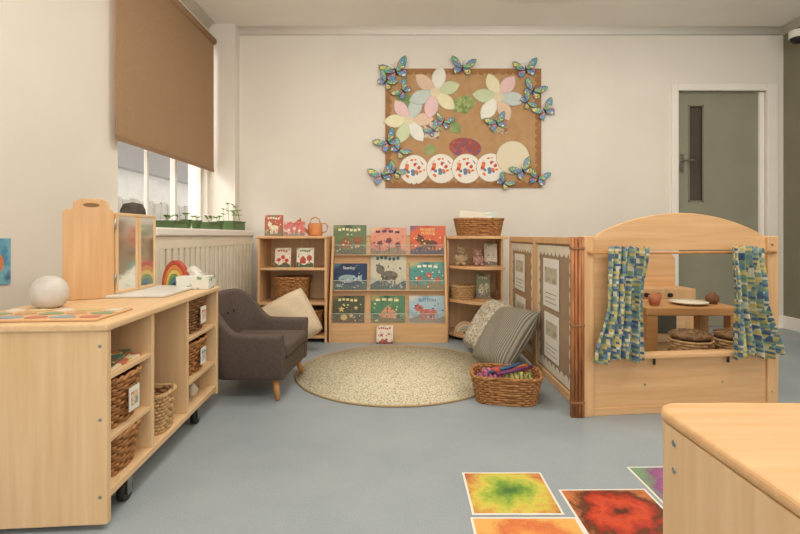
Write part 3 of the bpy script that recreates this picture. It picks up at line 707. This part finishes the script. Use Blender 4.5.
def curtain(pt,ph0):
    def f(a,b_):
        for k in range(len(pt)-1):
            if pt[k][0]<=b_<=pt[k+1][0]:
                t=(b_-pt[k][0])/(pt[k+1][0]-pt[k][0]); t=t*t*(3-2*t)
                l=pt[k][1]+(pt[k+1][1]-pt[k][1])*t; r=pt[k][2]+(pt[k+1][2]-pt[k][2])*t; break
        am=.018*(.7+.4*b_)
        return (l+(r-l)*a+.006*math.sin(a*26+1.2*b_),-.062-am*math.sin(a*2*math.pi*5+.5*math.sin(b_*2.5+a*3)+ph0)-.003*math.sin(a*23+b_*2),.75-b_*(.495+.010*math.sin(a*9+ph0))+.006*math.sin(a*38)*(1-b_))
    return f
for pt,p0 in (([(0,.095,.285),(.45,.085,.255),(1,.02,.262)],0),([(0,.675,.825),(.45,.69,.845),(1,.685,.92)],1.5)):
    B().quadgrid(curtain(pt,p0),110,30).obj('curtain_fabric',m_cur,ph,solid=.0015)
# ---------------------------------------------------------------- play kitchen behind
wdk=wood('mid_wood',(206,156,102),(186,134,82),0)
tbl=T('play_table','chunky honey wood play table behind the playhouse front','table',(1.61,2.70,0))
B().box(-.28,.25,-.17,.17,.36,.405).obj('table_top',wdk,tbl,bevel=.006)
for sx in (-.245,.215):
    for sy in (-1,1): B().box(sx-.03,sx+.03,sy*.135-.03,sy*.135+.03,0,.36).obj('leg',wdk,tbl,bevel=.004)
m_pad=M('brown_fleece',(160,128,94),(122,92,64),.98,45,bump=.8)
def stool(loc,lab,sd,col=m_pad):
    e=T('woven_stool',lab,'stool',loc,(0,0,0)); rnd=random.Random(sd)
    bb=B()
    for k in range(18):
        z=.012+k*.0145; rr=.090+.008*abs(z-.13)/.13
        bb.tube([((rr+.003*(1 if (i//2+k)%2 else -1))*math.cos(2*math.pi*i/40),(rr+.003*(1 if (i//2+k)%2 else -1))*math.sin(2*math.pi*i/40),z) for i in range(40)],.0078,5,True)
    bb.obj('woven_body',m_wick3,e)
    bb=B(); bb.sph((0,0,.282),(.096,.096,.028),24,14)
    for _ in range(220):
        a=rnd.uniform(0,6.28); r_=math.sqrt(rnd.random()); zz=math.sqrt(max(0,1-r_*r_))
        p=Vector((.094*r_*math.cos(a),.094*r_*math.sin(a),.282+.026*zz)); n_=Vector((math.cos(a)*r_,math.sin(a)*r_,.8*zz+.1)).normalized()
        q=p+n_*.012+Vector((rnd.uniform(-.01,.01),rnd.uniform(-.01,.01),-.006))
        bb.cyl(p,q,.0035,.0008,4)
    bb.obj('shaggy_cover',col,e)
stool((1.49,2.40,0),'round woven stool with shaggy brown cover under the play table',5)
stool((1.73,2.41,0),'round woven stool with shaggy brown cover beside another stool',6)
ck=T('play_cooker','wooden play kitchen unit with rounded back board','play kitchen',(1.78,3.25,0))
B().box(-.24,.20,-.12,.14,0,.44).obj('cabinet_body',wz,ck,bevel=.004)
B().prism([(-.24,.44),(.20,.44),(.20,.62)]+[(.20-.06*(1-math.cos(math.pi/2*i/5)),.62+.06*math.sin(math.pi/2*i/5)) for i in range(1,6)]+[(-.18-.06*math.sin(math.pi/2*i/5),.62+.06*math.cos(math.pi/2*i/5)) for i in range(0,5)]+[(-.24,.62)],1,.12,.14).obj('back_board',wx,ck,bevel=.003)
B().box(-.17,.12,-.13,-.12,.08,.36).obj('oven_door',wlx,ck,bevel=.003)
B().box(-.10,.06,-.1325,-.13,.14,.28).obj('oven_window',m_dark,ck)
for x in (-.14,-.06,.02): B().cyl((x,-.12,.40),(x,-.14,.40),.014).obj('knob',m_black,ck)
def lathed(name,lab,cat,prof,mat,loc,group=None): return tag(B().lathe(prof).obj(name,mat,loc=loc),lab,cat,group)
cupm=M('terracotta',(190,120,84),(176,106,72),.6,12)
cp=[(0,0),(.022,0),(.03,.025),(.032,.055),(.029,.055),(.026,.025),(.018,.005),(0,.005)]
for i,(x,y) in enumerate(((1.42,2.62),(1.47,2.70),(1.40,2.76))): lathed('cup','terracotta play cup on the play table','cup',cp,cupm,(x,y,.4055),'play cups on the table')
pl_=[(0,0),(.055,0),(.10,.014),(.101,.018),(.055,.006),(0,.005)]
lathed('plate','cream plate on the chunky play table','plate',pl_,m_paper,(1.64,2.66,.4055))
lathed('toy_pot','dark brown rounded toy pot on the play table','toy',[(0,0),(.025,.0),(.036,.024),(.033,.044),(.016,.060),(.008,.07),(0,.072)],M('brown_husk',(134,92,64),(104,70,48),.8,30,bump=.3),(1.79,2.68,.4055))
# ---------------------------------------------------------------- floor prints
def fprint(x,y,stops,lab,rz=0,w=.265,h=.235,sc=9):
    e=T('floor_print',lab,'art print',(x,y,.0005),(0,0,rz),'colour prints on the floor')
    B().box(-w/2,w/2,-h/2,h/2,0,.0015).obj('white_margin',m_white,e)
    cid[0]+=1; m,nt,b=base('print%d'%cid[0],.35); v=coords(nt)
    a=nt.nodes.new('ShaderNodeTexNoise'); a.inputs['Scale'].default_value=sc; a.inputs['Detail'].default_value=14; a.inputs['Roughness'].default_value=.74; a.inputs['Distortion'].default_value=.2
    nt.links.new(v,a.inputs['Vector'])
    ln=nt.nodes.new('ShaderNodeVectorMath'); ln.operation='LENGTH'; nt.links.new(v,ln.inputs[0])
    ml=nt.nodes.new('ShaderNodeMath'); ml.operation='MULTIPLY_ADD'; ml.inputs[1].default_value=2.4; nt.links.new(ln.outputs['Value'],ml.inputs[0])
    sb=nt.nodes.new('ShaderNodeMath'); sb.operation='MULTIPLY'; sb.inputs[1].default_value=.75; nt.links.new(a.outputs['Fac'],sb.inputs[0]); nt.links.new(sb.outputs[0],ml.inputs[2])
    nt.links.new(ramp(nt,ml.outputs[0],stops),b.inputs['Base Color'])
    B().box(-w/2+.007,w/2-.007,-h/2+.007,h/2-.007,.0015,.0022).obj('printed_image',m,e)
fprint(.325,1.435,[(.36,(74,116,56)),(.45,(112,152,62)),(.54,(168,184,72)),(.62,(214,200,88)),(.72,(206,150,76)),(.80,(186,100,70))],'green and yellow mottled art print lying on the floor')
fprint(.335,1.18,[(.36,(236,184,98)),(.48,(230,152,82)),(.60,(214,114,70)),(.72,(232,176,98))],'orange and yellow art print lying on the floor',0,.30,.25)
fprint(.622,1.325,[(.36,(84,46,36)),(.44,(188,66,46)),(.52,(210,84,52)),(.59,(178,56,42)),(.66,(86,52,36)),(.76,(200,120,76))],'vivid red and black mottled art print lying on the floor',R(1),.275,.25)
fprint(.90,1.475,[(.38,(214,140,170)),(.50,(172,106,154)),(.60,(140,78,132)),(.72,(120,156,118))],'purple and green art print lying on the floor',R(1))
fprint(.63,1.06,[(.4,(200,106,98)),(.55,(170,70,80)),(.7,(230,166,118))],'pink and red art print lying on the floor',R(1))
# ---------------------------------------------------------------- wall display board
YW=YB
nb=T('display_board','kraft paper display board with scalloped border on the wall','display board',(.505,YW-.016,1.22))
B().box(-.675,.675,0,.012,0,1.03).obj('backing_sheet',m_kraft,nb)
scal(1.35,1.03,.055,22,m_kraft2,nb,-.675,0,-.0010)
def wx_(px,py): return ((px-405)/115.0,.8+(236-py)/115.0)
past=[(234,198,194),(236,228,186),(206,216,174),(238,234,220),(230,198,170),(200,210,202)]
def flower(px,py,r0,lab,rot0=0,shift=0):
    x,z=wx_(px,py); e=T('paper_flower',lab,'paper flower',(x,YW-.020,z))
    for k in range(6):
        r=r0*random.uniform(.95,1.05)
        a=rot0+2*math.pi*k/6+random.uniform(-.05,.05)
        prof=[(0,.09),(.12,.13),(.28,.20),(.44,.25),(.58,.265),(.72,.235),(.84,.165),(.94,.07),(1.0,0)]
        pts=[(r*s_,r*w_) for s_,w_ in prof]+[(r*s_,-r*w_) for s_,w_ in prof[-2::-1]]
        rot=lambda q:[(u*math.cos(a)-v_*math.sin(a),u*math.sin(a)+v_*math.cos(a)) for u,v_ in q]
        c_=past[(k+shift)%6]
        o_=B().prism(rot(pts),1,-.0008*k-.0004,-.0008*k).obj('petal',cm(tuple(int(v_*.88) for v_ in c_),'petal'),e)
        inn=[(r*.5+(u-r*.5)*.95,v_*.90) for u,v_ in pts]
        B().prism(rot(inn),1,-.0008*k-.0008,-.0008*k-.0004).obj('petal_face',cm(c_,'petal'),o_)
    B().prism(ell(r0*.19,r0*.17,20),1,-.007,-.005).obj('flower_centre',cm((228,214,178),'petal'),e)
flower(435,93,.235,'pastel paper flower with white and green petals',.3,2)
flower(498,98,.235,'pastel pink and cream paper flower',.9,0)
flower(409,121,.22,'pastel paper flower with orange and green petals',.1,4)
cat=T('paper_caterpillar','caterpillar made of dotted white paper circles','wall art',(0,YW-.0205,0))
for i,(px,py,r) in enumerate(((414,170,.125),(441,169,.125),(466,169,.125),(490,168,.12),(512,158,.14))):
    m,nt,b=base('dotted_circle%d'%i,.8); v=coords(nt); vo=nt.nodes.new('ShaderNodeTexVoronoi'); vo.inputs['Scale'].default_value=26; nt.links.new(v,vo.inputs['Vector'])
    x,z=wx_(px,py)
    if i<4:
        lt=nt.nodes.new('ShaderNodeMath'); lt.operation='LESS_THAN'; lt.inputs[1].default_value=.46; nt.links.new(vo.outputs['Distance'],lt.inputs[0])
        sp_=nt.nodes.new('ShaderNodeSeparateColor'); nt.links.new(vo.outputs['Color'],sp_.inputs['Color'])
        c_=ramp(nt,sp_.outputs[0],[(0,(204,80,66)),(.3,(226,126,80)),(.5,(235,230,218)),(.62,(100,136,164)),(.8,(232,184,110))],True)
        ds=nt.nodes.new('ShaderNodeVectorMath'); ds.operation='LENGTH'; nt.links.new(v,ds.inputs[0])
        l2=nt.nodes.new('ShaderNodeMath'); l2.operation='LESS_THAN'; l2.inputs[1].default_value=r*.74; nt.links.new(ds.outputs['Value'],l2.inputs[0])
        mu=nt.nodes.new('ShaderNodeMath'); mu.operation='MULTIPLY'; nt.links.new(lt.outputs[0],mu.inputs[0]); nt.links.new(l2.outputs[0],mu.inputs[1])
        mx=nt.nodes.new('ShaderNodeMix'); mx.data_type='RGBA'; nt.links.new(mu.outputs[0],mx.inputs['Factor']); mx.inputs['A'].default_value=lin((238,232,220)); nt.links.new(c_,mx.inputs['B'])
        nt.links.new(mx.outputs['Result'],b.inputs['Base Color'])
    else: b.inputs['Base Color'].default_value=lin((228,217,188))
    B().prism(ell(r+.005,r+.005,32),1,-.0006,0).obj('circle_rim',cm((196,176,146)),cat,loc=(x,-.0014*i,z))
    B().prism(ell(r,r,32),1,-.0012,-.0006).obj('body_circle',m,cat,loc=(x,-.0014*i,z))
    if i<4:
        for q in (-.022,.022): B().box(x+q-.007,x+q+.007,-.002,0,z-r-.03,z-r+.01).obj('paper_leg',m_kraft2,cat)
def scrap(px,py,rx,rz_,mat,lab,rot=0,shape='e'):
    x,z=wx_(px,py)
    if shape=='r': pts=[(-rx,-rz_),(rx,-rz_),(rx,rz_),(-rx,rz_)]
    elif shape=='l': pts=[(rx*math.cos(t),rz_*math.sin(t)*abs(math.sin(t))**.5*(1+.12*math.sin(7*t))) for t in [2*math.pi*i/32 for i in range(32)]]
    else: pts=ell(rx,rz_,24)
    o=B().prism(pts,1,-.001,0).obj('painted_paper',mat,loc=(x,YW-.0190,z),rot=(0,rot,0))
    tag(o,lab,'paper craft')
scrap(405,101,.075,.06,M('sc1',(130,152,96),(110,134,80)),'green painted paper leaf on the board',.4,'r')
scrap(463,105,.11,.075,patches('sc2',[(150,162,100),(166,178,114),(126,146,86)],40),'green textured paper leaf on the board',-.3,'l')
scrap(465,148,.14,.085,patches('sc3',[(164,84,70),(140,90,110),(180,100,80)],40),'red and purple painted paper hill on the board',.1)
scrap(432,130,.07,.08,blend('sc4',[(.4,(140,100,80)),(.5,(230,216,190)),(.6,(208,190,160))],20),'white and brown folded paper craft on the board',.2,'r')
scrap(497,127,.11,.06,blend('sc5',[(.4,(110,134,106)),(.5,(190,180,136)),(.6,(170,106,80))],20),'green and brown painted paper craft on the board',.5,'l')
scrap(455,128,.06,.05,M('sc6',(150,166,110),(128,148,92)),'small green paper leaf cutout on the board',.8,'l')
scrap(430,150,.055,.045,M('sc7',(164,174,120),(140,156,100)),'pale green paper leaf cutout on the board',-.6,'l')
# butterflies
EC=((70,70,72),.03)
wm=patches('butterfly_wing',[(106,176,142),(226,208,124),(150,118,184),(96,156,196),(160,200,116),(216,150,146),(222,220,202)],38,(1,1,1),1,'EUCLIDEAN',.35,EC)
wm2=patches('butterfly_wing_green',[(116,188,150),(188,208,116),(104,158,202),(230,212,126),(162,132,196),(218,174,114)],38,(1,1,1),1,'EUCLIDEAN',.35,EC)
m_edge=M('wing_edge',(72,70,70),rough=.5)
up=[(0,.0),(.02,.03),(.045,.065),(.08,.09),(.118,.095),(.122,.07),(.108,.04),(.085,.012),(.03,-.006)]
lo=[(0,-.002),(.04,-.008),(.075,-.008),(.09,-.028),(.082,-.05),(.07,-.062),(.066,-.088),(.056,-.066),(.035,-.058),(.012,-.035)]
def shr(pts,k):
    cx=sum(p[0] for p in pts)/len(pts); cz=sum(p[1] for p in pts)/len(pts)
    return [(cx+(p[0]-cx)*k,cz+(p[1]-cz)*k) for p in pts]
bf=T('paper_butterfly','x','paper butterfly',(0,0,0),(0,0,0),'butterflies around the display board')
for sgn in (1,-1):
    wg=B().prism([(p[0]*sgn,p[1]) for p in up],1,0,.0008).prism([(p[0]*sgn,p[1]) for p in lo],1,0.0009,.0016).obj('wing',m_edge,bf,rot=(0,0,-sgn*R(8)))
    B().prism([(p[0]*sgn,p[1]) for p in shr(up,.90)],1,-.0006,-.0001).prism([(p[0]*sgn,p[1]) for p in shr(lo,.87)],1,.0003,.0008).obj('wing_pattern',wm,wg)
B().sph((0,-.004,0),(.005,.005,.042),10,8).tube([(0,-.004,.04),(.008,-.004,.06),(.02,-.004,.07)],.001,5).tube([(0,-.004,.04),(-.008,-.004,.06),(-.02,-.004,.07)],.001,5).obj('butterfly_body',m_black,bf)
bl_=[(396,73,-20,1.05),(386,83,35,.75),(403,92,-50,.75),(462,69,8,.9),(525,71,-10,.9),(532,92,25,.85),(544,112,-30,.85),(526,103,60,.65),(388,143,-35,.9),(399,151,45,.75),(382,176,-15,.9),(395,172,35,.7),(443,123,20,.7),(433,131,-40,.6),(496,124,-20,.8),(522,171,-30,.85),(537,179,15,.8),(503,183,40,.65)]
labs=['blue and green paper butterfly stuck on the wall display','bright paper butterfly with yellow patches on the display board edge']
for i,(px,py,a,s_) in enumerate(bl_):
    x,z=wx_(px,py); loc=(x,YW-.030-.005*(i%2),z)
    if i==0: bf.location=loc; bf.rotation_euler=(0,R(a),0); bf.scale=(s_,)*3; bf['label']=labs[0]
    else:
        n=dup(bf,loc,(0,R(a),0),labs[i%2],(s_,)*3)
        if i%2:
            for c_ in n.children:
                for g_ in c_.children:
                    g_.data=g_.data.copy(); g_.data.materials[0]=wm2
# ---------------------------------------------------------------- plants on the radiator cover
m_pot=M('green_plastic',(96,122,74),(82,106,64),.5,8)
m_leaf=M('leaf_green',(140,172,90),(110,144,70),.6,14)
m_soil=M('soil',(90,68,50),(66,50,36),.95,60)
def seedlings(e,pts,tall,lv=(1,.6),L_=.030):
    st=B(); lf=B()
    for (cx,cy,h0) in pts:
        h=tall*random.uniform(.6,1.15); p=Vector((cx+random.uniform(-.025,.025),cy+random.uniform(-.02,.02),h0+h))
        st.tube([(cx,cy,h0),((cx+p.x)/2,(cy+p.y)/2,h0+h*.6),tuple(p)],.0018,5)
        for lev in lv:
            pp=Vector((cx,cy,h0)).lerp(p,lev)
            for q in range(3):
                b2=q*2.1+random.uniform(-.4,.4)+lev
                t1=pp+Vector((math.cos(b2),math.sin(b2),.5))*L_; sd=Vector((-math.sin(b2),math.cos(b2),0))*.010
                mid=pp.lerp(t1,.55)+Vector((0,0,.004))
                lf.bm.faces.new([lf.bm.verts.new(q_) for q_ in (pp,mid+sd,t1,mid-sd)])
    st.obj('stem',m_leaf,e); lf.obj('foliage',m_leaf,e,solid=.0008)
def tray(x,y,L_,hh,lab,tall,n=5,lv=(1,)):
    e=T('seedling_planter',lab,'planter',(x,y,.8455),(0,0,R(90)),'green planters on the radiator cover'); h=L_/2
    B().box(-h,h,-.055,-.05,0,hh).box(-h,h,.05,.055,0,hh).box(-h,-h+.005,-.05,.05,0,hh).box(h-.005,h,-.05,.05,0,hh).box(-h+.005,h-.005,-.05,.05,0,.006).box(-h-.007,h+.007,-.063,-.055,hh-.008,hh).box(-h-.007,h+.007,.055,.063,hh-.008,hh).obj('planter_trough',m_pot,e)
    B().box(-h+.005,h-.005,-.05,.05,.006,hh-.012).obj('soil',m_soil,e)
    seedlings(e,[(-h+.02+(L_-.04)*i/(n-1),random.uniform(-.03,.03),hh-.012) for i in range(n)],tall,lv)
def pot(y,s_,lab,tall):
    e=T('potted_seedling',lab,'potted plant',(-1.37,y,.8455),(0,0,random.uniform(0,3)),'seedlings on the radiator cover')
    B().lathe([(0,0),(.028*s_,0),(.040*s_,.060*s_),(.044*s_,.060*s_),(.044*s_,.068*s_),(.038*s_,.068*s_),(.036*s_,.055*s_),(0,.055*s_)],seg=20).obj('plant_pot',m_pot,e)
    seedlings(e,[(random.uniform(-.012,.012),random.uniform(-.012,.012),.05*s_) for _ in range(3)],tall,(1,),.024)
tray(-1.38,2.72,.15,.045,'small green tray with sparse seedlings',.035)
pot(2.88,.85,'small seedling in a round green pot',.04)
pot(3.02,.85,'tiny seedling in a round green pot beside a tray',.03)
tray(-1.38,3.20,.17,.05,'green tray with short sparse seedlings',.05)
pot(3.38,.9,'leafy seedling in a round green pot',.06)
tray(-1.36,3.62,.26,.07,'larger green tray with tall leafy seedlings',.13,7,(1,.6))
tag(B().lathe([(0,0),(.05,0),(.065,.05),(.06,.10),(.045,.13),(0,.14)],seg=24).obj('dark_fabric_bag',M('bagd',(96,86,78),(70,62,56),.9,24,bump=.4),loc=(-1.49,2.52,.8455)),'dark crumpled fabric bag on the radiator cover','bag')
# ---------------------------------------------------------------- lights
for i,(x,y) in enumerate(((-.3,.7),(1.9,.7),(-.3,2.4),(1.9,2.4))):
    e=T('ceiling_light','unseen square white ceiling panel added to light the room','ceiling light',(x,y,HC-.001),group='added unseen ceiling panels')  # panels out of view, added to light the room
    B().box(-.3,.3,-.3,.3,-.03,0).obj('light_housing',m_white,e,bevel=.004)
    B().box(-.27,.27,-.27,.27,-.034,-.03).obj('light_diffuser',glow('diffuser%d'%i,(255,246,232),1.5),e)
    ld=bpy.data.lights.new('panel','AREA'); ld.energy=12; ld.size=.54; ld.color=(1,.94,.85)
    lo_=bpy.data.objects.new('added_panel_lamp',ld); lo_.location=(0,0,-.04); C.objects.link(lo_); lo_.parent=e
e=T('ceiling_light','slim flush white ceiling light panel near the wall','ceiling light',(1.05,3.33,HC-.001))
B().box(-.25,.25,-.15,.15,-.02,0).obj('light_housing',m_white,e,bevel=.004)
B().box(-.23,.23,-.13,.13,-.024,-.02).obj('light_diffuser',glow('diffuser9',(255,246,232),.3),e)
def area(nm,loc,rot,sx,sy,en,col=(1,.96,.90)):
    ld=bpy.data.lights.new(nm,'AREA'); ld.shape='RECTANGLE'; ld.size=sx; ld.size_y=sy; ld.energy=en; ld.color=col
    o=bpy.data.objects.new(nm,ld); o.location=loc; o.rotation_euler=rot; C.objects.link(o)
area('daylight',(-3.0,3.2,2.5),(0,R(-56),0),1.0,1.8,75,(1,.99,.96))
area('added_ceiling_fill',(.8,.2,1.75),(R(180-30),0,0),1.6,.8,38,(1,.965,.91))  # unseen upward fill, added to brighten the ceiling
w=bpy.data.worlds.new('World'); S.world=w; w.use_nodes=True; bg=w.node_tree.nodes['Background']
bg.inputs['Color'].default_value=(1.0,.965,.92,1); bg.inputs['Strength'].default_value=1.55
cd=bpy.data.cameras.new('Camera'); cam=bpy.data.objects.new('Camera',cd); C.objects.link(cam)
cam.location=(0,0,.8); cam.rotation_euler=(R(90),0,0); cd.sensor_width=36; cd.lens=20.7; cd.shift_x=-5/800; cd.shift_y=-31/800; cd.clip_start=.05
S.camera=cam
S.view_settings.view_transform='Standard'
